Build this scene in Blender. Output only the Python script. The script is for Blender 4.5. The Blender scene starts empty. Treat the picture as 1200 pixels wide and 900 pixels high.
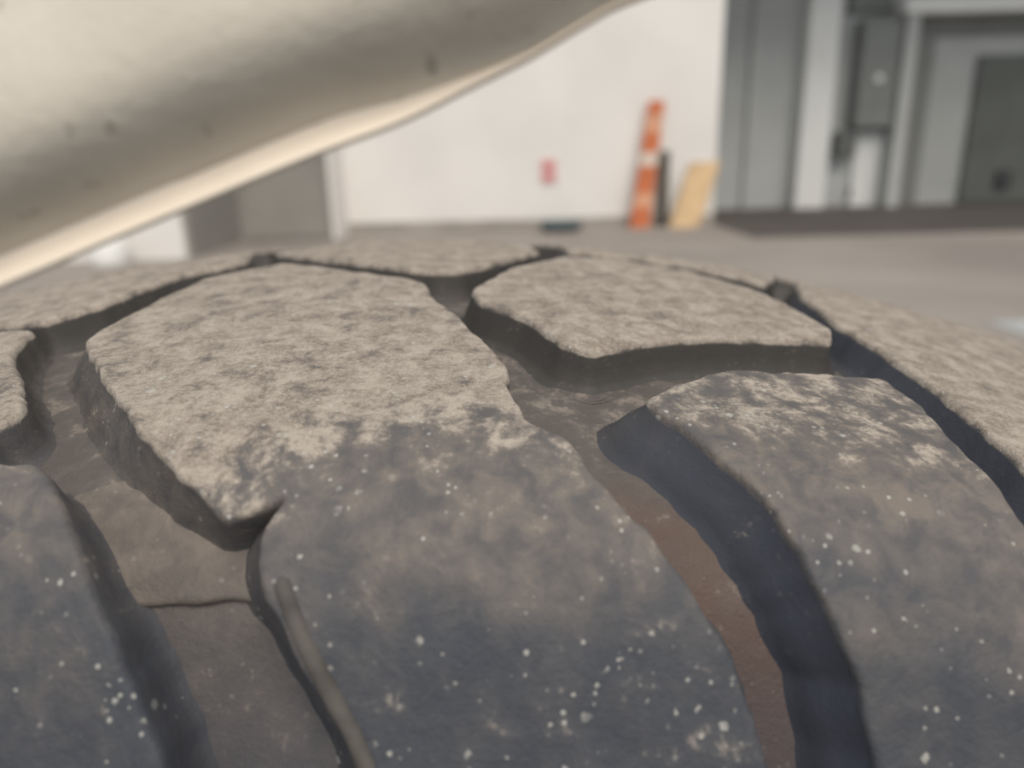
import bpy, bmesh, math, random
from mathutils import Vector, Matrix, noise
import numpy as np

random.seed(7)
S = bpy.context.scene
C = S.collection
PI = math.pi

# ------------------------------------------------------------------ camera
R = 0.380                 # tyre radius
TYRE_X, TYRE_Y = -0.0257, 0.1327
CAM_Z = 2 * R + 0.0169
p, rl = math.radians(17.5), math.radians(-1.5)
fwd = Vector((0, math.cos(p), -math.sin(p)))
rt0 = Vector((1, 0, 0)); up0 = rt0.cross(fwd)
rt = rt0 * math.cos(rl) + up0 * math.sin(rl)
up = up0 * math.cos(rl) - rt0 * math.sin(rl)
cd = bpy.data.cameras.new('camera'); cam = bpy.data.objects.new('camera', cd); C.objects.link(cam)
M = Matrix((rt, up, -fwd)).transposed().to_4x4(); M.translation = Vector((0, 0, CAM_Z))
cam.matrix_world = M
cd.sensor_width = 36; cd.lens = 25.98; cd.clip_start = 0.002; cd.clip_end = 200
cd.dof.use_dof = True; cd.dof.focus_distance = 0.077; cd.dof.aperture_fstop = 17.0
S.camera = cam

# ------------------------------------------------------------------ world, light, exposure
w = bpy.data.worlds.new('overcast_sky'); S.world = w; w.use_nodes = True
bg = w.node_tree.nodes['Background']
bg.inputs['Color'].default_value = (0.90, 0.96, 1.0, 1); bg.inputs['Strength'].default_value = 0.62
sd = bpy.data.lights.new('sun', 'SUN'); sun = bpy.data.objects.new('sun', sd); C.objects.link(sun)
sd.energy = 2.0; sd.angle = math.radians(30); sd.color = (1.0, 0.90, 0.78)
sun.rotation_euler = Vector((-0.22, 0.66, -0.92)).to_track_quat('-Z', 'Y').to_euler()
sun.location = (4, -8, 8)
vs = S.view_settings
vs.view_transform = 'Standard'; vs.look = 'None'; vs.gamma = 1; vs.use_curve_mapping = False
vs.exposure = 0.28

# ------------------------------------------------------------------ materials
def mat(name, col, rough=0.8, var=0.12, scale=8.0, col2=None, bump=0.0, bscale=None, spec=0.4, metal=0.0, detail=5):
    m = bpy.data.materials.new(name); m.use_nodes = True
    nt = m.node_tree; b = nt.nodes['Principled BSDF']
    tc = nt.nodes.new('ShaderNodeTexCoord'); nz = nt.nodes.new('ShaderNodeTexNoise')
    nz.inputs['Scale'].default_value = scale; nz.inputs['Detail'].default_value = detail
    nt.links.new(tc.outputs['Object'], nz.inputs['Vector'])
    rp = nt.nodes.new('ShaderNodeValToRGB')
    c2 = col2 or tuple(c * (1 - var) for c in col)
    rp.color_ramp.elements[0].position = 0.35; rp.color_ramp.elements[1].position = 0.65
    rp.color_ramp.elements[0].color = (*c2, 1); rp.color_ramp.elements[1].color = (*col, 1)
    nt.links.new(nz.outputs['Fac'], rp.inputs['Fac']); nt.links.new(rp.outputs['Color'], b.inputs['Base Color'])
    b.inputs['Roughness'].default_value = rough; b.inputs['Metallic'].default_value = metal
    b.inputs['Specular IOR Level'].default_value = spec
    if bump:
        n2 = nt.nodes.new('ShaderNodeTexNoise'); n2.inputs['Scale'].default_value = bscale or scale * 6
        n2.inputs['Detail'].default_value = 6
        nt.links.new(tc.outputs['Object'], n2.inputs['Vector'])
        bp = nt.nodes.new('ShaderNodeBump'); bp.inputs['Strength'].default_value = 1.0
        bp.inputs['Distance'].default_value = bump
        nt.links.new(n2.outputs['Fac'], bp.inputs['Height']); nt.links.new(bp.outputs['Normal'], b.inputs['Normal'])
    return m

def tread_material(name, rubber, rubber2, wallc, dust_hi, dust_lo, wall_sh=(0.05, 0.056, 0.075), film_c=(0.18, 0.153, 0.132), stain=None, grit=0.72):
    """worn rubber: road dust where the attribute 'dust' says the road wears it, specks of grit everywhere"""
    m = bpy.data.materials.new(name); m.use_nodes = True
    nt = m.node_tree; N = nt.nodes; L = nt.links; b = N['Principled BSDF']
    tc = N.new('ShaderNodeTexCoord')
    mp = N.new('ShaderNodeMapping'); mp.inputs['Scale'].default_value = (1000, 1000, 1000)   # millimetres
    L.new(tc.outputs['Object'], mp.inputs['Vector'])
    def nz(scale, detail=4, rough=0.55, dist=0.0):
        n = N.new('ShaderNodeTexNoise'); n.inputs['Scale'].default_value = scale
        n.inputs['Detail'].default_value = detail; n.inputs['Roughness'].default_value = rough
        n.inputs['Distortion'].default_value = dist
        L.new(mp.outputs['Vector'], n.inputs['Vector']); return n.outputs['Fac']
    def math_(op, a, bb=None, clamp=False):
        n = N.new('ShaderNodeMath'); n.operation = op; n.use_clamp = clamp
        for i, v in enumerate((a, bb)):
            if v is None: continue
            if isinstance(v, (int, float)): n.inputs[i].default_value = v
            else: L.new(v, n.inputs[i])
        return n.outputs[0]
    def ramp(f, lo, hi):
        n = N.new('ShaderNodeMapRange'); n.interpolation_type = 'SMOOTHSTEP'
        n.inputs['From Min'].default_value = lo; n.inputs['From Max'].default_value = hi
        L.new(f, n.inputs['Value']); return n.outputs['Result']
    def mix(f, a, bb):
        n = N.new('ShaderNodeMix'); n.data_type = 'RGBA'
        if isinstance(f, (int, float)): n.inputs[0].default_value = f
        else: L.new(f, n.inputs[0])
        for i, v in ((6, a), (7, bb)):
            if isinstance(v, tuple): n.inputs[i].default_value = (*v, 1)
            else: L.new(v, n.inputs[i])
        return n.outputs[2]
    at = N.new('ShaderNodeAttribute'); at.attribute_name = 'dust'
    wa = N.new('ShaderNodeAttribute'); wa.attribute_name = 'wall'
    n_big = nz(0.10, 3); n_mid = nz(0.32, 5, 0.62, 0.4); n_fine = nz(1.6, 4, 0.65); n_grit = nz(5.0, 3, 0.6)
    # dust cover
    f = math_('ADD', at.outputs['Fac'], math_('MULTIPLY', math_('SUBTRACT', n_mid, 0.5), 2.0))
    f = math_('ADD', f, math_('MULTIPLY', math_('SUBTRACT', n_fine, 0.5), 0.8))
    cover = ramp(f, 0.30, 0.80)
    base = mix(ramp(n_mid, 0.35, 0.68), rubber, rubber2)
    if stain:
        st = N.new('ShaderNodeAttribute'); st.attribute_name = 'stain'
        base = mix(math_('MULTIPLY', st.outputs['Fac'], ramp(n_big, 0.2, 0.55), True), base, stain)
    sh = N.new('ShaderNodeAttribute'); sh.attribute_name = 'shoulder'
    film = N.new('ShaderNodeAttribute'); film.attribute_name = 'film'
    base = mix(math_('MULTIPLY', film.outputs['Fac'], math_('ADD', math_('MULTIPLY', ramp(n_mid, 0.3, 0.7), 0.7), 0.35), True), base, film_c)
    base = mix(wa.outputs['Fac'], base, mix(sh.outputs['Fac'], wallc, wall_sh))
    dust = mix(ramp(math_('ADD', math_('MULTIPLY', n_fine, 0.40), math_('MULTIPLY', n_mid, 0.62)), 0.38, 0.66), dust_lo, dust_hi)
    dust = mix(math_('MULTIPLY', ramp(n_grit, 0.50, 0.68), 0.42), dust, tuple(min(1, c * 1.35) for c in dust_hi))
    dust = mix(math_('MULTIPLY', ramp(n_grit, 0.44, 0.28), 0.22), dust, tuple(c * 0.5 for c in dust_lo))
    col = mix(math_('MULTIPLY', cover, 0.92), base, dust)
    # grit specks
    def specks(scale, thr, size, cl):
        vo = N.new('ShaderNodeTexVoronoi'); vo.inputs['Scale'].default_value = scale; vo.inputs['Randomness'].default_value = 1
        L.new(mp.outputs['Vector'], vo.inputs['Vector'])
        sep = N.new('ShaderNodeSeparateColor'); L.new(vo.outputs['Color'], sep.inputs['Color'])
        rad = math_('MULTIPLY', ramp(sep.outputs[0], thr, 1.0), size)
        dd = math_('ADD', vo.outputs['Distance'], math_('MULTIPLY', math_('SUBTRACT', n_fine, 0.5), 0.5))
        k = ramp(math_('SUBTRACT', rad, dd), -0.03, 0.06)
        return math_('MULTIPLY', k, ramp(nz(0.16, 2), cl, cl + 0.14))
    sp = math_('MAXIMUM', specks(0.55, 0.45, 0.25, 0.48), specks(1.1, 0.35, 0.27, 0.44))
    sp = math_('MULTIPLY', math_('MULTIPLY', sp, grit), math_('SUBTRACT', 1.0, wa.outputs['Fac']), True)
    col = mix(sp, col, (0.44, 0.43, 0.40))
    L.new(col, b.inputs['Base Color'])
    ro = N.new('ShaderNodeMapRange'); ro.inputs['To Min'].default_value = 0.60; ro.inputs['To Max'].default_value = 0.92
    L.new(cover, ro.inputs['Value']); L.new(ro.outputs['Result'], b.inputs['Roughness'])
    b.inputs['Specular IOR Level'].default_value = 0.35
    h = math_('ADD', math_('MULTIPLY', n_fine, 0.6), math_('MULTIPLY', n_grit, 0.28))
    h = math_('ADD', h, math_('MULTIPLY', n_mid, 0.8)); h = math_('ADD', h, math_('MULTIPLY', sp, 0.35))
    bp = N.new('ShaderNodeBump'); bp.inputs['Distance'].default_value = 0.0004
    L.new(math_('SUBTRACT', 0.7, math_('MULTIPLY', wa.outputs['Fac'], 0.5)), bp.inputs['Strength'])
    L.new(h, bp.inputs['Height']); L.new(bp.outputs['Normal'], b.inputs['Normal'])
    return m

M_block = tread_material('worn_tread_rubber', (0.050, 0.056, 0.070), (0.068, 0.071, 0.082), (0.050, 0.046, 0.043),
                         (0.405, 0.355, 0.305), (0.205, 0.168, 0.138))
M_floor_t = tread_material('groove_rubber', (0.098, 0.086, 0.079), (0.128, 0.111, 0.100), (0.050, 0.056, 0.078),
                           (0.25, 0.215, 0.185), (0.165, 0.140, 0.120), stain=(0.105, 0.068, 0.054), grit=0.22)
M_rim = mat('dull_rim_metal', (0.35, 0.35, 0.36), 0.45, 0.2, 12, metal=0.8)
M_dark = mat('dark_steel', (0.06, 0.06, 0.065), 0.6, 0.25, 20)

# ------------------------------------------------------------------ helpers
def tag(o, label=None, cat=None, group=None, kind=None):
    if label: o['label'] = label
    if cat: o['category'] = cat
    if group: o['group'] = group
    if kind: o['kind'] = kind
    return o
def empty(name, loc):
    o = bpy.data.objects.new(name, None); C.objects.link(o); o.location = loc; o.empty_display_size = 0.05
    return o
def link(name, me, m, parent=None, smooth=True):
    if m and not me.materials: me.materials.append(m)
    o = bpy.data.objects.new(name, me); C.objects.link(o)
    if parent: o.parent = parent
    if smooth:
        for f in me.polygons: f.use_smooth = True
    return o
def bm_obj(name, bm, m, parent=None, smooth=False, bevel=0.0):
    bmesh.ops.recalc_face_normals(bm, faces=bm.faces)
    me = bpy.data.meshes.new(name); bm.to_mesh(me); bm.free()
    o = link(name, me, m, parent, smooth)
    if bevel:
        md = o.modifiers.new('bevel', 'BEVEL'); md.width = bevel; md.segments = 2; md.limit_method = 'ANGLE'
    return o
def box_bm(bm, x0, x1, y0, y1, z0, z1):
    vs_ = [bm.verts.new((x, y, z)) for x in (x0, x1) for y in (y0, y1) for z in (z0, z1)]
    for f in ((0, 1, 3, 2), (4, 6, 7, 5), (0, 4, 5, 1), (2, 3, 7, 6), (0, 2, 6, 4), (1, 5, 7, 3)):
        bm.faces.new([vs_[i] for i in f])
def box(name, x0, x1, y0, y1, z0, z1, m, parent=None, bevel=0.0):
    bm = bmesh.new(); box_bm(bm, x0, x1, y0, y1, z0, z1)
    return bm_obj(name, bm, m, parent, bevel=bevel)
def lathe_bm(bm, prof, seg, mapf, close=False):
    """prof: (axial, radius) list; mapf(axial, radius, angle) -> xyz"""
    rings = [[bm.verts.new(mapf(a, r, 2 * PI * k / seg)) for k in range(seg)] for a, r in prof]
    n = len(rings)
    for i in range(n if close else n - 1):
        A, B = rings[i], rings[(i + 1) % n]
        for k in range(seg):
            bm.faces.new((A[k], A[(k + 1) % seg], B[(k + 1) % seg], B[k]))
    return rings
def tube_bm(bm, pts, rad, seg=10, cap=True):
    pts = [Vector(q) for q in pts]; rings = []
    for i, q in enumerate(pts):
        t = (pts[min(i + 1, len(pts) - 1)] - pts[max(i - 1, 0)]).normalized()
        ref = Vector((0, 0, 1)) if abs(t.z) < 0.9 else Vector((1, 0, 0))
        a = t.cross(ref).normalized(); b_ = t.cross(a)
        rr = rad[i] if isinstance(rad, (list, tuple)) else rad
        rings.append([bm.verts.new(q + a * rr * math.cos(2 * PI * k / seg) + b_ * rr * math.sin(2 * PI * k / seg)) for k in range(seg)])
    for A, B in zip(rings, rings[1:]):
        for k in range(seg): bm.faces.new((A[k], A[(k + 1) % seg], B[(k + 1) % seg], B[k]))
    if cap: bm.faces.new(rings[0]); bm.faces.new(rings[-1][::-1])

# ------------------------------------------------------------------ the setting (metres; the tyre stands on z = 0)
M_ground = mat('dusty_concrete', (0.30, 0.268, 0.244), 0.9, 0.25, 0.7, bump=0.004, bscale=30)
M_white = mat('white_painted_wall', (0.80, 0.775, 0.75), 0.85, 0.08, 1.3, bump=0.003, bscale=18)
M_grey_wall = mat('grey_render', (0.50, 0.51, 0.50), 0.85, 0.10, 1.6)
M_pillar = mat('pale_pillar_paint', (0.82, 0.82, 0.80), 0.8, 0.08, 2)
M_shut = mat('taupe_shutter', (0.30, 0.285, 0.265), 0.7, 0.15, 1.5)
M_portal = mat('pale_grey_portal', (0.50, 0.51, 0.50), 0.8, 0.1, 2)
M_reveal = mat('grey_reveal', (0.22, 0.225, 0.215), 0.8, 0.1, 2)
M_leaf = mat('light_grey_leaf', (0.42, 0.43, 0.42), 0.7, 0.08, 2)
M_gate = mat('dark_grey_gate', (0.13, 0.14, 0.13), 0.7, 0.2, 2)
M_slab = mat('shade_slab_concrete', (0.35, 0.34, 0.33), 0.9, 0.1, 1)

def struct(o): o['kind'] = 'structure'; return o
struct(box('floor', -30, 30, -14, 30, -0.2, 0.0, M_ground))
# white wall, with a recessed shutter door towards its end
WY = 7.85
bm = bmesh.new()
box_bm(bm, -1.70, 2.14, WY, WY + 0.35, 0, 4.2)
box_bm(bm, -9.0, -2.64, 6.1, WY + 0.35, 0, 4.2)
box_bm(bm, -2.64, -1.70, 7.3, WY + 0.35, 2.3, 4.2)
box_bm(bm, -1.70, -1.66, 7.3, WY, 0, 4.2)
wb = struct(bm_obj('wall_back', bm, M_white))
DY = 7.32
d1 = struct(box('door_1', -2.64, -1.70, DY + 0.03, DY + 0.10, 0, 2.3, M_shut))
for x0 in (-2.60, -1.76): box('door_frame', x0, x0 + 0.06, DY + 0.01, DY + 0.03, 0, 2.3, M_shut, d1, bevel=0.006)
box('kick_plate', -2.54, -1.76, DY + 0.015, DY + 0.03, 0.02, 0.16, M_shut, d1, bevel=0.004)
box('reveal', -2.64, -2.60, 6.16, DY + 0.03, 0, 2.3, M_shut, d1)
struct(box('trim_1', -1.66, 2.14, WY - 0.02, WY, 0, 0.10, mat('dirty_plinth', (0.42, 0.385, 0.35), 0.9, 0.3, 3)))
struct(box('wall_return', 2.00, 2.14, WY + 0.35, 9.6, 0, 4.2, M_grey_wall))
FY = 9.6
struct(box('wall_far', 2.0, 12.0, FY, FY + 0.35, 0, 4.2, M_grey_wall))
struct(box('trim_2', 2.96, 3.10, FY - 0.06, FY, 0, 4.2, M_grey_wall))
struct(box('shade_ceiling', 2.0, 12.0, 7.1, FY + 0.35, 4.2, 4.45, M_slab))  # unseen roof slab, added to darken the far recess
struct(box('floor_shade', 2.14, 12.0, 6.5, FY, 0, 0.006, mat('painted_bay_shade', (0.095, 0.083, 0.078), 0.8, 0.25, 1.5)))  # dark slab paints the shade of the recess onto the ground
struct(box('wall_side', 12.0, 12.3, 4.0, FY + 0.35, 0, 4.2, M_grey_wall))

pil = box('pillar', 3.56, 3.92, FY - 0.22, FY - 0.005, 0, 4.2, M_pillar, bevel=0.01)
tag(pil, 'pale square pillar standing against the grey far wall', 'pillar')
# wide portal: posts, beam, pale leaf and dark leaf
por = empty('gate_portal', (5.9, FY - 0.1, 0))
tag(por, 'grey portal with a pale leaf beside a dark leaf under a light beam', 'gate')
def pbox(name, x0, x1, y0, y1, z0, z1, m, parent=por, bevel=0.006):
    o = box(name, x0 - 5.9, x1 - 5.9, y0 - (FY - 0.1), y1 - (FY - 0.1), z0, z1, m, parent, bevel)
    return o
pbox('post', 4.66, 4.80, FY - 0.30, FY - 0.005, 0, 2.16, M_portal)
pbox('post', 7.60, 7.78, FY - 0.30, FY - 0.005, 0, 2.16, M_portal)
pbox('beam', 4.60, 7.84, FY - 0.34, FY - 0.005, 2.16, 2.33, M_pillar)
pbox('reveal', 4.80, 5.12, FY - 0.10, FY - 0.005, 0, 2.16, M_reveal)
pbox('lintel', 5.12, 7.60, FY - 0.10, FY - 0.005, 1.95, 2.16, M_reveal)
pbox('pale_leaf', 5.12, 7.60, FY - 0.06, FY - 0.005, 0, 1.95, M_leaf)
gl = pbox('dark_leaf', 5.66, 7.40, FY - 0.13, FY - 0.06, 0.02, 1.72, M_gate)
lk = pbox('lock_box', 6.06, 6.24, FY - 0.18, FY - 0.131, 0.20, 0.40, M_dark)
tag(lk, 'dark lock box low on the gate leaf')
wp = empty('white_panel_door', (4.5, FY - 0.03, 0))
tag(wp, 'low white hatch panel under the grey wall cabinet', 'hatch')
box('panel', -0.19, 0.15, -0.03, 0.025, 0.0, 0.89, M_pillar, wp, bevel=0.006)
box('hinge', -0.205, -0.185, -0.04, 0.0, 0.65, 0.75, M_dark, wp); box('hinge', -0.205, -0.185, -0.04, 0.0, 0.12, 0.22, M_dark, wp)
M_cab = mat('cabinet_grey_paint', (0.20, 0.21, 0.20), 0.6, 0.12, 5)
cb = empty('wall_cabinet', (4.42, FY - 0.1, 0.93))
tag(cb, 'tall grey wall cabinet with a small pale dial beside the pillar', 'cabinet')
box('body', -0.235, 0.235, -0.12, 0.095, 0, 1.20, M_cab, cb, bevel=0.008)
box('door', -0.215, 0.215, -0.135, -0.121, 0.02, 1.18, mat('cabinet_door_paint', (0.23, 0.24, 0.23), 0.55, 0.1, 5), cb, bevel=0.004)
bm = bmesh.new(); lathe_bm(bm, [(0, 0.0005), (0, 0.052), (0.012, 0.052), (0.02, 0.040), (0.022, 0.0005)], 20, lambda a, r, t: (r * math.cos(t), -0.135 - a, 0.55 + r * math.sin(t)))
tag(bm_obj('dial', bm, M_pillar, cb, True), 'small pale round dial')
cb2 = tag(box('junction_box', 4.04, 4.27, FY - 0.18, FY - 0.005, 0.62, 0.90, mat('junction_box_grey', (0.14, 0.145, 0.14), 0.6, 0.1, 6), bevel=0.01),
          'small dark grey box at the corner of the white hatch panel', 'box')
cb3 = tag(box('wall_vent', 4.06, 4.57, FY - 0.10, FY - 0.005, 2.22, 2.60, M_cab, bevel=0.01), 'dark grey vent housing above the wall cabinet', 'vent')

# things by the white wall
M_or = mat('orange_plastic', (0.60, 0.17, 0.065), 0.6, 0.2, 9)
M_po = mat('faded_orange_plastic', (0.70, 0.36, 0.22), 0.6, 0.2, 9)
M_wp = mat('white_band', (0.68, 0.56, 0.48), 0.6, 0.1, 9)
mk = empty('marker_board', (1.36, WY - 0.20, 0))
tag(mk, 'orange and white banded marker board leaning against the white wall', 'marker')
def lean(x0, x1, z0, z1, y0, y1):
    """a slanted board segment"""
    bm = bmesh.new(); box_bm(bm, x0, x1, y0, y1, z0, z1)
    for v in bm.verts:
        k = v.co.z / 1.21
        v.co.x = v.co.x * (1 - 0.24 * k) + 0.155 * k; v.co.y += 0.12 * k
    return bm
for i, (z0, z1, m) in enumerate(((0.0, 0.20, M_or), (0.20, 0.34, M_po), (0.34, 0.60, M_or), (0.60, 0.73, M_wp), (0.73, 0.92, M_or), (0.92, 1.09, M_po), (1.09, 1.21, M_or))):
    bm_obj('band', lean(-0.12, 0.075, z0, z1, -0.03, 0.03), m, mk)
M_post = mat('weathered_dark_post', (0.11, 0.10, 0.085), 0.8, 0.2, 12)
dp = empty('dark_post', (1.60, WY - 0.08, 0))
tag(dp, 'dark narrow post standing behind the orange marker board', 'post')
box('shaft', -0.055, 0.045, -0.03, 0.03, 0.02, 0.74, M_post, dp, bevel=0.01)
box('foot', -0.08, 0.07, -0.05, 0.05, 0, 0.02, M_dark, dp)
bm = bmesh.new(); box_bm(bm, 1.62, 1.92, WY - 0.30, WY - 0.27, 0, 0.62)
for v in bm.verts: v.co.x += 0.40 * v.co.z; v.co.y += 0.40 * v.co.z
tag(bm_obj('wooden_board', bm, mat('pale_plywood', (0.60, 0.42, 0.24), 0.7, 0.2, 5)), 'pale wooden board leaning on the white wall beside the orange marker', 'board')
nt_ = empty('wall_notice', (0.43, WY, 0.57))
tag(nt_, 'small red notice fixed low on the white wall', 'notice')
M_red = mat('faded_red_print', (0.66, 0.24, 0.24), 0.6, 0.15, 20)
box('plate', -0.085, 0.085, -0.012, 0.0, -0.12, 0.12, mat('notice_pink', (0.74, 0.50, 0.48), 0.6, 0.1, 20), nt_)
box('red_mark', -0.055, 0.055, -0.016, -0.012, 0.02, 0.09, M_red, nt_); box('red_mark', -0.055, 0.055, -0.016, -0.012, -0.09, -0.02, M_red, nt_)
bs = empty('basin', (0.53, WY - 0.32, 0))
tag(bs, 'shallow dark teal basin on the ground by the white wall', 'basin')
bm = bmesh.new()
lathe_bm(bm, [(0.012, 0.001), (0.012, 0.17), (0.075, 0.205), (0.085, 0.225), (0.078, 0.23), (0.06, 0.205), (0.0, 0.18), (0.0, 0.001)], 32, lambda a, r, t: (r * math.cos(t), r * math.sin(t), a))
bm_obj('bowl', bm, mat('dark_teal_plastic', (0.10, 0.14, 0.155), 0.5, 0.1, 10), bs, True)
cn = empty('canister', (-3.13, 5.86, 0))
tag(cn, 'glossy white plastic canister at the foot of the white wall', 'canister')
bm = bmesh.new(); lathe_bm(bm, [(0, 0.001), (0, 0.125), (0.02, 0.135), (0.22, 0.135), (0.27, 0.10), (0.28, 0.05), (0.30, 0.05), (0.30, 0.001)], 28, lambda a, r, t: (r * math.cos(t), r * math.sin(t), a))
M_cn = mat('white_plastic', (0.92, 0.92, 0.90), 0.25, 0.02, 5)
bm_obj('body', bm, M_cn, cn, True)
bm = bmesh.new(); lathe_bm(bm, [(0.30, 0.001), (0.295, 0.058), (0.33, 0.058), (0.335, 0.001)], 20, lambda a, r, t: (r * math.cos(t), r * math.sin(t), a))
bm_obj('cap', bm, M_cn, cn, True)
tag(box('ground_marking', 2.12, 2.9, 2.95, 3.2, 0, 0.004, mat('worn_white_paint', (0.42, 0.43, 0.43), 0.8, 0.25, 5)), 'worn pale paint mark on the brown concrete ground', 'marking')

# ------------------------------------------------------------------ the dusty vehicle panel over the tyre
M_pan = mat('dusty_beige_panel', (0.60, 0.555, 0.485), 0.75, 0.10, 22, bump=0.0006, bscale=160)
nt = M_pan.node_tree
# dirt specks on the panel
vo = nt.nodes.new('ShaderNodeTexNoise'); vo.inputs['Scale'].default_value = 75; vo.inputs['Detail'].default_value = 1
mr = nt.nodes.new('ShaderNodeMapRange'); mr.inputs['From Min'].default_value = 0.68; mr.inputs['From Max'].default_value = 0.76; mr.inputs['To Max'].default_value = 0.5
mx = nt.nodes.new('ShaderNodeMix'); mx.data_type = 'RGBA'; mx.inputs[7].default_value = (0.17, 0.14, 0.11, 1)
tcn = [n for n in nt.nodes if n.type == 'TEX_COORD'][0]; rmp = [n for n in nt.nodes if n.type == 'VALTORGB'][0]
nt.links.new(tcn.outputs['Object'], vo.inputs['Vector']); nt.links.new(vo.outputs['Fac'], mr.inputs['Value'])
nt.links.new(mr.outputs['Result'], mx.inputs[0]); nt.links.new(rmp.outputs['Color'], mx.inputs[6])
nt.links.new(mx.outputs[2], nt.nodes['Principled BSDF'].inputs['Base Color'])
M_lip = mat('lit_pale_lip', (0.86, 0.76, 0.64), 0.6, 0.06, 25)  # light caught by the lip is put into this paler colour
PY = 0.30
path = [(-0.42, -0.150), (-0.34, -0.103), (-0.266, -0.072), (-0.208, -0.051), (-0.134, -0.024), (-0.07, -0.001), (-0.037, 0.010),
        (-0.010, 0.022), (0.010, 0.031), (0.029, 0.041), (0.041, 0.0465), (0.063, 0.053), (0.10, 0.061), (0.16, 0.072), (0.24, 0.086), (0.34, 0.105)]
def catmull(pts, n):
    out = []
    for i in range(len(pts) - 1):
        p0, p1, p2, p3 = pts[max(i - 1, 0)], pts[i], pts[i + 1], pts[min(i + 2, len(pts) - 1)]
        for k in range(n):
            t = k / n
            out.append(tuple(0.5 * (2 * b + (c - a) * t + (2 * a - 5 * b + 4 * c - d) * t * t + (3 * b - a - 3 * c + d) * t ** 3) for a, b, c, d in zip(p0, p1, p2, p3)))
    out.append(pts[-1]); return out
pp = catmull(path, 6)
lipsec = [(0.0, 0.0345), (0.0015, 0.0335), (0.004, 0.030), (0.007, 0.0255), (0.010, 0.0215), (0.0135, 0.019), (0.0175, 0.0185)]
pansec = [(0.0175, 0.0185), (0.021, 0.0205), (0.026, 0.0255), (0.032, 0.0325), (0.038, 0.038), (0.045, 0.0415), (0.054, 0.0420), (0.068, 0.0375), (0.085, 0.0285), (0.11, 0.012), (0.15, -0.020), (0.20, -0.064), (0.27, -0.13), (0.33, -0.20)]
def sweep(sec):
    vs_, fs = [], []
    n = len(sec)
    for i, (x, z) in enumerate(pp):
        a, b_ = pp[max(i - 1, 0)], pp[min(i + 1, len(pp) - 1)]
        t = Vector((b_[0] - a[0], 0, b_[1] - a[1])).normalized()
        nrm = (Vector((-t.z, 0, t.x)) + Vector((-0.2, 0, 0.6))).normalized()
        k = min(1, max(0.0, (0.02 - x) / 0.09)); k = k * k * (3 - 2 * k); k = 0.10 + 0.52 * k     # the lip thins out
        for v, w_ in sec:
            if v <= 0.0175: vv = v * k; ww = 0.0185 + (w_ - 0.0185) * k
            else: vv = v - 0.0175 * (1 - k); ww = w_
            vs_.append((x + nrm.x * vv, PY - ww, CAM_Z + z + nrm.z * vv))
    for i in range(len(pp) - 1):
        for j in range(n - 1):
            fs.append((i * n + j, (i + 1) * n + j, (i + 1) * n + j + 1, i * n + j + 1))
    me = bpy.data.meshes.new('sweep'); me.from_pydata(vs_, [], fs); return me
fen = empty('mudguard', (-0.05, PY + 0.10, CAM_Z - 0.4))
tag(fen, 'dusty beige curved vehicle panel with a rolled lip hanging above the tyre', 'mudguard')
off = -Vector(fen.location)
for nm, sec, lab in (('panel', pansec, None), ('rolled_lip', lipsec, 'pale rolled lip along the panel edge')):
    o = link(nm, sweep(sec), M_lip if nm == 'rolled_lip' else M_pan, fen); o.location = off
    md = o.modifiers.new('thick', 'SOLIDIFY'); md.thickness = 0.003; md.offset = 0.0
    md = o.modifiers.new('sub', 'SUBSURF'); md.levels = 1; md.render_levels = 1
    if lab: o['label'] = lab
bm = bmesh.new()
tube_bm(bm, [Vector((-0.33, PY + 0.01, CAM_Z - 0.055)) + off, Vector((-0.34, PY + 0.06, CAM_Z - 0.12)) + off, Vector((-0.28, PY + 0.06, 0.5)) + off, Vector((TYRE_X, PY + 0.06, R)) + off], 0.012, 12)
tube_bm(bm, [Vector((TYRE_X, PY + 0.10, R)) + off, Vector((TYRE_X, TYRE_Y + 0.07, R)) + off], 0.028, 16)
bm_obj('mounting_stay', bm, M_dark, fen, True)

# ------------------------------------------------------------------ the tyre
A0, RS, PM = -0.066, 0.024, math.radians(70); RHO = 0.359
PH0 = math.atan(-A0 / RHO); R0 = R - A0 * A0 / (2 * RHO)
CA = A0 + RS * math.sin(PH0); CR = R0 - RS * math.cos(PH0)
UL = A0 - RS * (PM - PH0)
def prof(u):
    """arc coordinate u across the tread (m) -> axial, radius, outward normal; the shoulders are alike on both sides"""
    sg = 1 if u <= 0 else -1; u = -abs(u)
    if u > A0: ph = -u / RHO; a, r = u, R - u * u / (2 * RHO); ph = math.atan(ph)
    elif u > UL:
        ph = PH0 + (A0 - u) / RS; a = CA - RS * math.sin(ph); r = CR + RS * math.cos(ph)
    else:
        ph = PM; e = UL - u; a = CA - RS * math.sin(PM) - e * math.cos(PM); r = CR + RS * math.cos(PM) - e * math.sin(PM)
    return a * sg, r, (-math.sin(ph) * sg, math.cos(ph))
def smooth(x, a, b_):
    t = min(1, max(0, (x - a) / (b_ - a))); return t * t * (3 - 2 * t)
def gdepth(u):                       # groove depth: shallow on the worn crown, deeper down the shoulder
    return 0.0050 + 0.0012 * smooth(abs(u), 0.055, 0.085)
def place(s, u, d):
    a, r, (na, nr) = prof(u)
    a -= na * d; r -= nr * d
    th = s / R
    return Vector((r * math.sin(th), a, r * math.cos(th)))
ty = empty('tyre', (TYRE_X, TYRE_Y, 0))
tag(ty, 'worn all-terrain tyre with dust-greyed chunky tread blocks', 'tyre')
HUB = Vector((0, 0, R))

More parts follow.
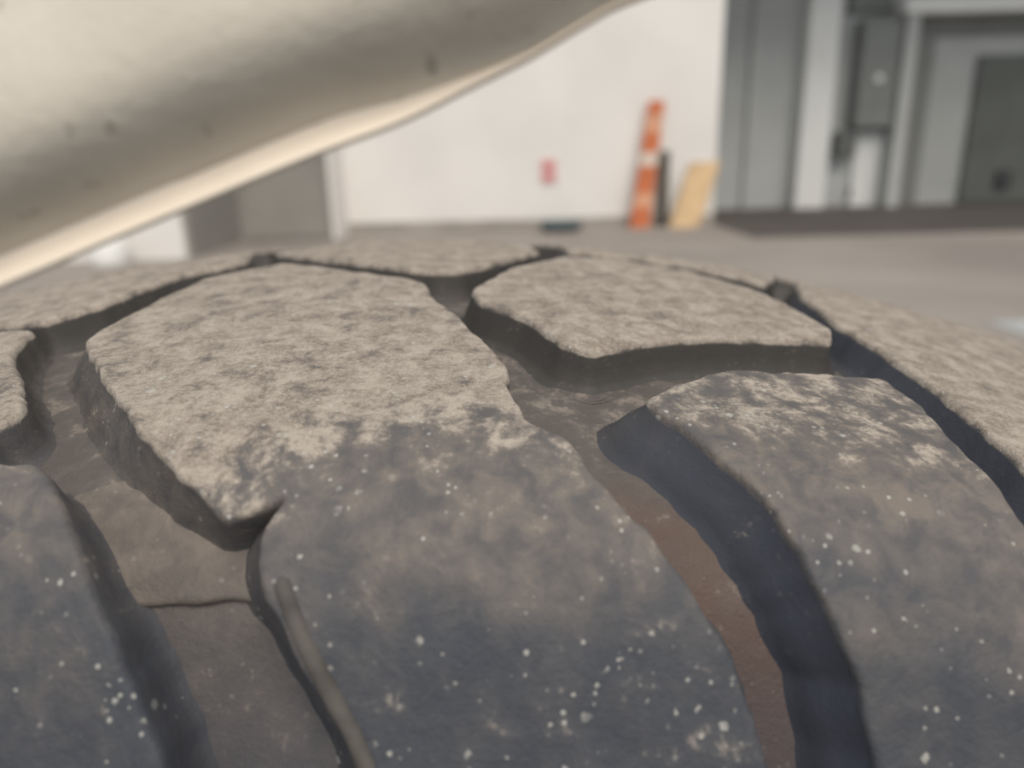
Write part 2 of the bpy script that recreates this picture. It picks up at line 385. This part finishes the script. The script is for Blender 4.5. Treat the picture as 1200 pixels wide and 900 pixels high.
def resample(poly, step):
    out = []
    n = len(poly)
    for i in range(n):
        a, b_ = Vector(poly[i]), Vector(poly[(i + 1) % n])
        k = max(1, int(round((b_ - a).length / step)))
        for j in range(k): out.append(a.lerp(b_, j / k))
    return out
def round_corners(poly, r, skip=()):
    out = []; n = len(poly)
    for i in range(n):
        q = Vector(poly[i]); a = Vector(poly[i - 1]) - q; b_ = Vector(poly[(i + 1) % n]) - q
        k = min(r, a.length * 0.4, b_.length * 0.4)
        p0, p1 = q + a.normalized() * k, q + b_.normalized() * k
        for t in (0, 0.33, 0.67, 1): out.append((1 - t) ** 2 * p0 + 2 * t * (1 - t) * q + t * t * p1)
    return out
def area(poly): return 0.5 * sum(poly[i - 1][0] * poly[i][1] - poly[i][0] * poly[i - 1][1] for i in range(len(poly)))
def offset(pts, d):                  # outward for a counter-clockwise outline
    n = len(pts); out = []
    for i in range(n):
        a = (pts[i] - pts[i - 1]); b_ = (pts[(i + 1) % n] - pts[i])
        if a.length < 1e-9 or b_.length < 1e-9: out.append(pts[i].copy()); continue
        a.normalize(); b_.normalize()
        m_ = (a + b_); m_ = m_.normalized() if m_.length > 1e-6 else a
        c = max(0.55, m_.dot(a))
        out.append(pts[i] + Vector((m_.y, -m_.x)) * d / c)
    return out
def block_mesh(name, poly, grid=1.2, dust=0.0, draft=0.25, left=0.0, seed=0, height=None, lift=0.0, low=False, wallk=1.0):
    """poly in millimetres (s around the tyre, u across it)"""
    if area(poly) < 0: poly = poly[::-1]
    pts = resample(round_corners(poly, 1.1), max(grid, 0.8))
    rnd = Vector((seed * 13.7, seed * 5.1, 0))
    # ragged worn edge
    ns = [noise.noise(Vector((q.x * 0.35, q.y * 0.35, 0)) + rnd) * 0.40 + noise.noise(Vector((q.x * 1.1, q.y * 1.1, 3)) + rnd) * 0.14 for q in pts]
    base = offset(pts, 0.0)
    dirs = [(o_ - q) for o_, q in zip(offset(pts, 1.0), pts)]
    pts = [q + dv * nn for q, dv, nn in zip(pts, dirs, ns)]
    bm = bmesh.new(); n = len(pts)
    lay = bm.verts.layers.float.new('depthfrac')
    nrm = dirs
    for _ in range(5): nrm = [(nrm[i - 1] + nrm[i] * 2 + nrm[(i + 1) % n]) * 0.25 for i in range(n)]
    nrm = [v * (1 / max(0.6, v.length)) for v in nrm]
    def ring(off_, fr, ab=0.0):
        rr = []
        for q, nv in zip(pts, nrm):
            k = off_ + (left * 5.0 * min(fr, 0.82) * max(0, -nv.normalized().x) if fr else 0)     # the leading walls lean more
            q = q + nv * k
            D = (gdepth(q.y / 1000) * 1000 if height is None else height + 0.6)
            v = bm.verts.new((q.x, q.y, ab + fr * D)); v[lay] = fr; rr.append(v)
        return rr
    D0 = 5.0
    rings = [ring(-0.62, 0, 0.0), ring(-0.26, 0, 0.08), ring(-0.03, 0, 0.32), ring(0.10, 0, 0.7), ring(0.16, 0, 1.05),
             ring(draft * D0 * 0.45, 0.5), ring(draft * D0 * 0.85, 0.82), ring(draft * D0 * 0.85 + 0.6, 0.96), ring(draft * D0 * 0.85 + 1.5, 1.06)]
    for A, B in zip(rings, rings[1:]):
        for k in range(n): bm.faces.new((A[k], A[(k + 1) % n], B[(k + 1) % n], B[k]))
    cap = bm.faces.new(rings[0][::-1])
    xs = [q.x for q in pts]; ys = [q.y for q in pts]
    def cut(axis, lo, hi):
        x = lo + grid
        while x < hi:
            geom = [f for f in bm.faces if all(v.co.z < 0.01 for v in f.verts)]
            ed = {e for f in geom for e in f.edges}; vv = {v for f in geom for v in f.verts}
            co = (x, 0, 0) if axis == 0 else (0, x, 0); no = (1, 0, 0) if axis == 0 else (0, 1, 0)
            bmesh.ops.bisect_plane(bm, geom=list(geom) + list(ed) + list(vv), plane_co=co, plane_no=no, dist=1e-4)
            x += grid
    cut(1, min(ys), max(ys)); cut(0, min(xs), max(xs))
    dl = bm.verts.layers.float.new('dust'); wl = bm.verts.layers.float.new('wall')
    hl = bm.verts.layers.float.new('shoulder'); fl = bm.verts.layers.float.new('film')
    for v in bm.verts:
        s, u, d = v.co; uu = u / 1000
        q = Vector((s, u, 0)) + rnd
        top = 1 - smooth(d, 0.55, 1.0)
        au = -uu if uu < 0 else uu
        edge = noise.noise(q * 0.09) * 0.007 + noise.noise(q * 0.3) * 0.003
        road = 1 - smooth(au + edge - (0.011 * (1 - smooth(s, -4, 14)) if low else 0), 0.060, 0.079)            # what the road touches
        v[dl] = (0.08 + 0.80 * road + dust) * top + (1 - top) * 0.0
        v[wl] = smooth(d, 0.7, 1.05) * 0.92 * wallk; v[hl] = wallk * max(smooth(au, 0.052, 0.072), smooth(s, 71, 74) if uu < 0 else 0)
        v[fl] = 1 - smooth(au + edge * 1.5, 0.070, 0.098)
        bump = (noise.noise(q * 0.16) * 0.22 + noise.noise(q * 0.5) * 0.13 + noise.noise(q * 1.3) * 0.06) * (1 if d < 0.6 else 0.5)
        v.co = place(s / 1000, uu, (d - bump - lift) / 1000) + HUB
    bm.verts.layers.float.remove(bm.verts.layers.float['depthfrac'])
    bmesh.ops.recalc_face_normals(bm, faces=bm.faces)
    me = bpy.data.meshes.new(name); bm.to_mesh(me); bm.free()
    for f in me.polygons: f.use_smooth = True
    return me

PITCH = 2 * PI * R * 1000 / 23
L1 = [(-13.0, -6.3), (-0.8, -15.0), (9.5, -21.6), (13.4, -25.1), (15.0, -31.7), (22.0, -47.3), (25.8, -56.2), (25.4, -60.3), (27.7, -67.4), (31.4, -69.7),
      (33.8, -74.4), (38.0, -79.1), (42.2, -84.6), (45.2, -89.3), (47.4, -93.8), (48.8, -97.7), (52.0, -112), (53.0, -124),
      (22.0, -124), (17.5, -112), (13.7, -98.3), (11.8, -95.0), (8.9, -90.4), (5.6, -84.6), (4.9, -80.6), (6.4, -77.0), (5.4, -77.6), (1.6, -79.1), (-2.8, -75.0), (-9.5, -68.2), (-18.5, -56.6), (-26.7, -44.8), (-24.8, -31.6), (-22.3, -16.2)]
L2 = [(39.7, -61.8), (44.7, -56.9), (48.1, -54.3), (52.6, -52.4), (62.3, -50.6), (71.0, -49.3), (72.2, -55.7), (71.8, -65.4), (73.3, -74.2), (76.5, -90), (82.0, -110), (84.0, -124),
      (66.5, -124), (63.0, -112), (58.0, -96.3), (55.9, -89.8), (53.6, -84.7), (51.4, -80.1), (49.0, -75.7), (46.5, -72.3), (42.7, -66.8)]
C1 = [(35.4, 2.5), (26.2, -12.3), (20.5, -28.0), (21.5, -34.1), (27.8, -40.0), (32.1, -48.6), (35.3, -50.7), (42.7, -46.1), (53.4, -41.8), (63.9, -39.1), (69.1, -37.9), (71.2, -32.7), (70.4, -24.1), (66.6, -11.1), (57.6, 0.0), (46.6, 6.0)]
C0 = [(-14.5, 4.5), (-4.3, -5.0), (5.1, -12.0), (13.6, -17.0), (18.8, -15.5), (24.8, -6.0), (31.6, 9.9), (29, 24), (10, 31), (-10, 24), (-19, 10)]
C2 = [(37.5, 14.0), (47, 14.6), (61.0, 8.4), (71.6, -2.0), (76.1, 6.5), (80, 16), (77, 31), (54, 34), (38, 28)]
F1 = [(-14, 38), (20, 38), (26, 60), (22, 90), (20, 124), (-16, 124), (-18, 90), (-20, 60)]
F2 = [(38, 40), (74, 38), (76, 62), (73, 90), (72, 124), (36, 124), (34, 90), (32, 62)]
S_ = [(-37.2, -37.6), (-34.8, -46.4), (-27.0, -57.1), (-23.6, -62.4), (-23.8, -66.0), (-40, -65), (-60, -60), (-70, -50), (-72, -39), (-58, -35.5), (-42.6, -36.4)]
L0 = [(-17.3, -72.1), (-14.7, -74.6), (-10.9, -80.7), (-7.9, -86.2), (-5.2, -91.5), (-2.5, -98.1), (1.5, -110), (4.0, -124), (-26, -124), (-31, -108), (-38, -90), (-46, -71.5), (-32, -71.5)]
CM = [(-66, -28), (-44.2, -32.6), (-37.9, -34.3), (-33.0, -27.4), (-29.5, -12.2), (-21.6, -0.2), (-24, 12), (-31, 24), (-56, 29), (-66, 12)]
C3 = [(83.5, 13.9), (75.8, -9.2), (74.0, -27.4), (74.8, -31.3), (75.9, -39.6), (77.3, -50.1), (77.9, -58.1), (78.0, -67.5), (84, -80), (92, -95), (100, -110), (104, -124), (138, -124), (140, -98), (136, -80), (131, -62), (122, -40), (115, -22), (108, -4), (98, 8)]
for nm, poly, gr, du in (('L1', L1, 1.1, 0.0), ('C1', C1, 1.1, 0.10), ('L2', L2, 1.1, -0.42), ('C0', C0, 1.3, 0.10), ('C2', C2, 1.5, 0.08),
                         ('S', S_, 1.2, 0.0), ('L0', L0, 1.2, 0.0), ('CM', CM, 1.4, 0.05), ('C3', C3, 1.4, 0.10)):
    me = block_mesh('tread_block', poly, gr, du, draft={'L2': 0.12, 'L1': 0.10, 'L0': 0.06, 'S': 0.12}.get(nm, 0.20), left={'L2': 0.75, 'L1': 0.55}.get(nm, 0.1), seed=len(poly), low=(nm == 'L1'), wallk={'L1': 0.40, 'S': 0.75, 'L0': 0.6}.get(nm, 1.0))
    link('tread_block', me, M_block, ty)
# the rest of the tread: the same blocks, coarser, copied round the wheel
co = {k: block_mesh('tread_block', v, 4.0, 0.0, seed=3) for k, v in dict(L1=L1, L2=L2, C1=C1, C0=C0, C2=C2, F1=F1, F2=F2).items()}
def copy_block(key, k):
    o = link('tread_block', co[key], M_block, ty)
    ang = 2 * PI * k / 23
    o.matrix_basis = Matrix.Translation(HUB) @ Matrix.Rotation(ang, 4, 'Y') @ Matrix.Translation(-HUB)
for k in range(23):
    for key in co:
        if k == 0 and key not in ('F1', 'F2'): continue
        if k == 1 and key == 'L1': continue                    # C3 stands here
        if k == 22 and key in ('C1', 'L2', 'C2'): continue     # S, L0 and CM stand here
        copy_block(key, k)

# tie bar: a raised step in the groove floor between two shoulder lugs
tb = block_mesh('tie_bar', [(-17.0, -71.5), (-12.5, -81.0), (-9.5, -86.0), (8.2, -85.5), (4.8, -78.5), (-2.0, -73.5), (-7.5, -67.0)], 1.2, 0.0, 1.3, 0, 9, height=1.0, lift=-5.5, wallk=0.0)
link('tie_bar', tb, M_floor_t, ty)
# carcass: groove floors, shoulders, sidewalls, bead
us = [-0.124 + 0.248 * i / 200 for i in range(201)]
pr = []
for u in us:
    a, r, (na, nr) = prof(u); d = gdepth(u); pr.append((a - na * d, r - nr * d, u))
side = [(0.0905, 0.317), (0.0935, 0.300), (0.0930, 0.280), (0.0880, 0.255), (0.0800, 0.232), (0.0740, 0.220), (0.0700, 0.212)]
prof_pts = [(-a, r, -0.13 - 0.01 * i) for i, (a, r) in reversed(list(enumerate(side)))] + pr + [(a, r, 0.13 + 0.01 * i) for i, (a, r) in enumerate(side)]
angs = [x / 1000 / R for x in np.arange(-100, 150, 1.5)]
a_end = angs[-1]; rest = 2 * PI + angs[0] - a_end
angs += [a_end + rest * (k + 1) / 181 for k in range(180)]
bm = bmesh.new(); dl = bm.verts.layers.float.new('dust'); wl = bm.verts.layers.float.new('wall'); sl = bm.verts.layers.float.new('stain')
rows = []
for th in angs:
    row = []
    for a, r, u in prof_pts:
        q = Vector((th * 380, u * 1000, 0))
        rr = r + (noise.noise(q * 0.12) * 0.0004 + noise.noise(q * 0.45) * 0.00015)
        v = bm.verts.new((rr * math.sin(th), a, rr * math.cos(th) + R))
        v[dl] = 0.28 * (1 - smooth(abs(u), 0.05, 0.085)) + 0.06
        s = th * 380
        v[wl] = 0.55 * smooth(abs(u), 0.080, 0.105)
        v[sl] = (0.9 * smooth(-u, 0.066, 0.078) * smooth(s, 27, 33) * (1 - smooth(s, 60, 66))) if -60 < s < 120 else 0.4
        row.append(v)
    rows.append(row)
for i in range(len(rows)):
    A, B = rows[i], rows[(i + 1) % len(rows)]
    for j in range(len(A) - 1): bm.faces.new((A[j], B[j], B[j + 1], A[j + 1]))
bm_obj('carcass', bm, M_floor_t, ty, True)
# fine mould ridges at the foot of the split block
for k, (da, db) in enumerate(((0.3, 0.0), (1.0, 0.3))):
    bm = bmesh.new()
    pts = [(33.5, -52.4 - da), (36.5, -53.0 - da), (43.2, -48.0 - da), (53.6, -43.6 - da), (61, -41.6 - da)]
    tube_bm(bm, [place(s / 1000, u / 1000, gdepth(u / 1000)) + HUB for s, u in catmull(pts, 5)], 0.00016, 6)
    bm_obj('mould_ridge', bm, M_floor_t, ty, True)
# rim
bm = bmesh.new()
lathe_bm(bm, [(-0.078, 0.222), (-0.074, 0.228), (-0.066, 0.214), (-0.055, 0.206), (-0.03, 0.190), (0.03, 0.190), (0.055, 0.206), (0.066, 0.214), (0.074, 0.228), (0.078, 0.222), (0.066, 0.206), (0.03, 0.182), (-0.03, 0.182), (-0.066, 0.206)], 72,
         lambda a, r, t: (r * math.sin(t), a, R + r * math.cos(t)), close=True)
rim = bm_obj('rim', bm, M_rim, ty, True)
bm = bmesh.new()
lathe_bm(bm, [(-0.030, 0.186), (-0.020, 0.150), (-0.042, 0.110), (-0.045, 0.050), (-0.045, 0.001), (-0.030, 0.001), (-0.030, 0.10), (-0.008, 0.150), (-0.015, 0.186)], 64, lambda a, r, t: (r * math.sin(t), a, R + r * math.cos(t)))
bm_obj('wheel_disc', bm, M_rim, ty, True)
bm = bmesh.new(); lathe_bm(bm, [(-0.045, 0.042), (-0.065, 0.040), (-0.070, 0.030), (-0.070, 0.001)], 32, lambda a, r, t: (r * math.sin(t), a, R + r * math.cos(t)))
bm_obj('hub_cap', bm, M_dark, ty, True)
for k in range(6):
    t = 2 * PI * k / 6; cx_, cz_ = 0.075 * math.sin(t), R + 0.075 * math.cos(t)
    bm = bmesh.new(); lathe_bm(bm, [(-0.040, 0.011), (-0.060, 0.011), (-0.063, 0.008), (-0.063, 0.0005)], 6, lambda a, r, q: (cx_ + r * math.sin(q), a, cz_ + r * math.cos(q)))
    bm_obj('wheel_bolt', bm, M_dark, ty)
# a moulded rib running down the edge of the long shoulder lug
bm = bmesh.new()
rp_ = catmull([(6.9, -83.5), (9.2, -88.5), (12.0, -93.4), (14.6, -98.3), (18.6, -112), (23.0, -123)], 5)
tube_bm(bm, [place(a_ / 1000, b_ / 1000, 0.0003) + HUB for a_, b_ in rp_], [0.0002] + [0.0008] * (len(rp_) - 2) + [0.0004], 10)
bm_obj('moulded_rib', bm, mat('dusty_rib_rubber', (0.100, 0.090, 0.082), 0.8, 0.35, 400), ty, True)
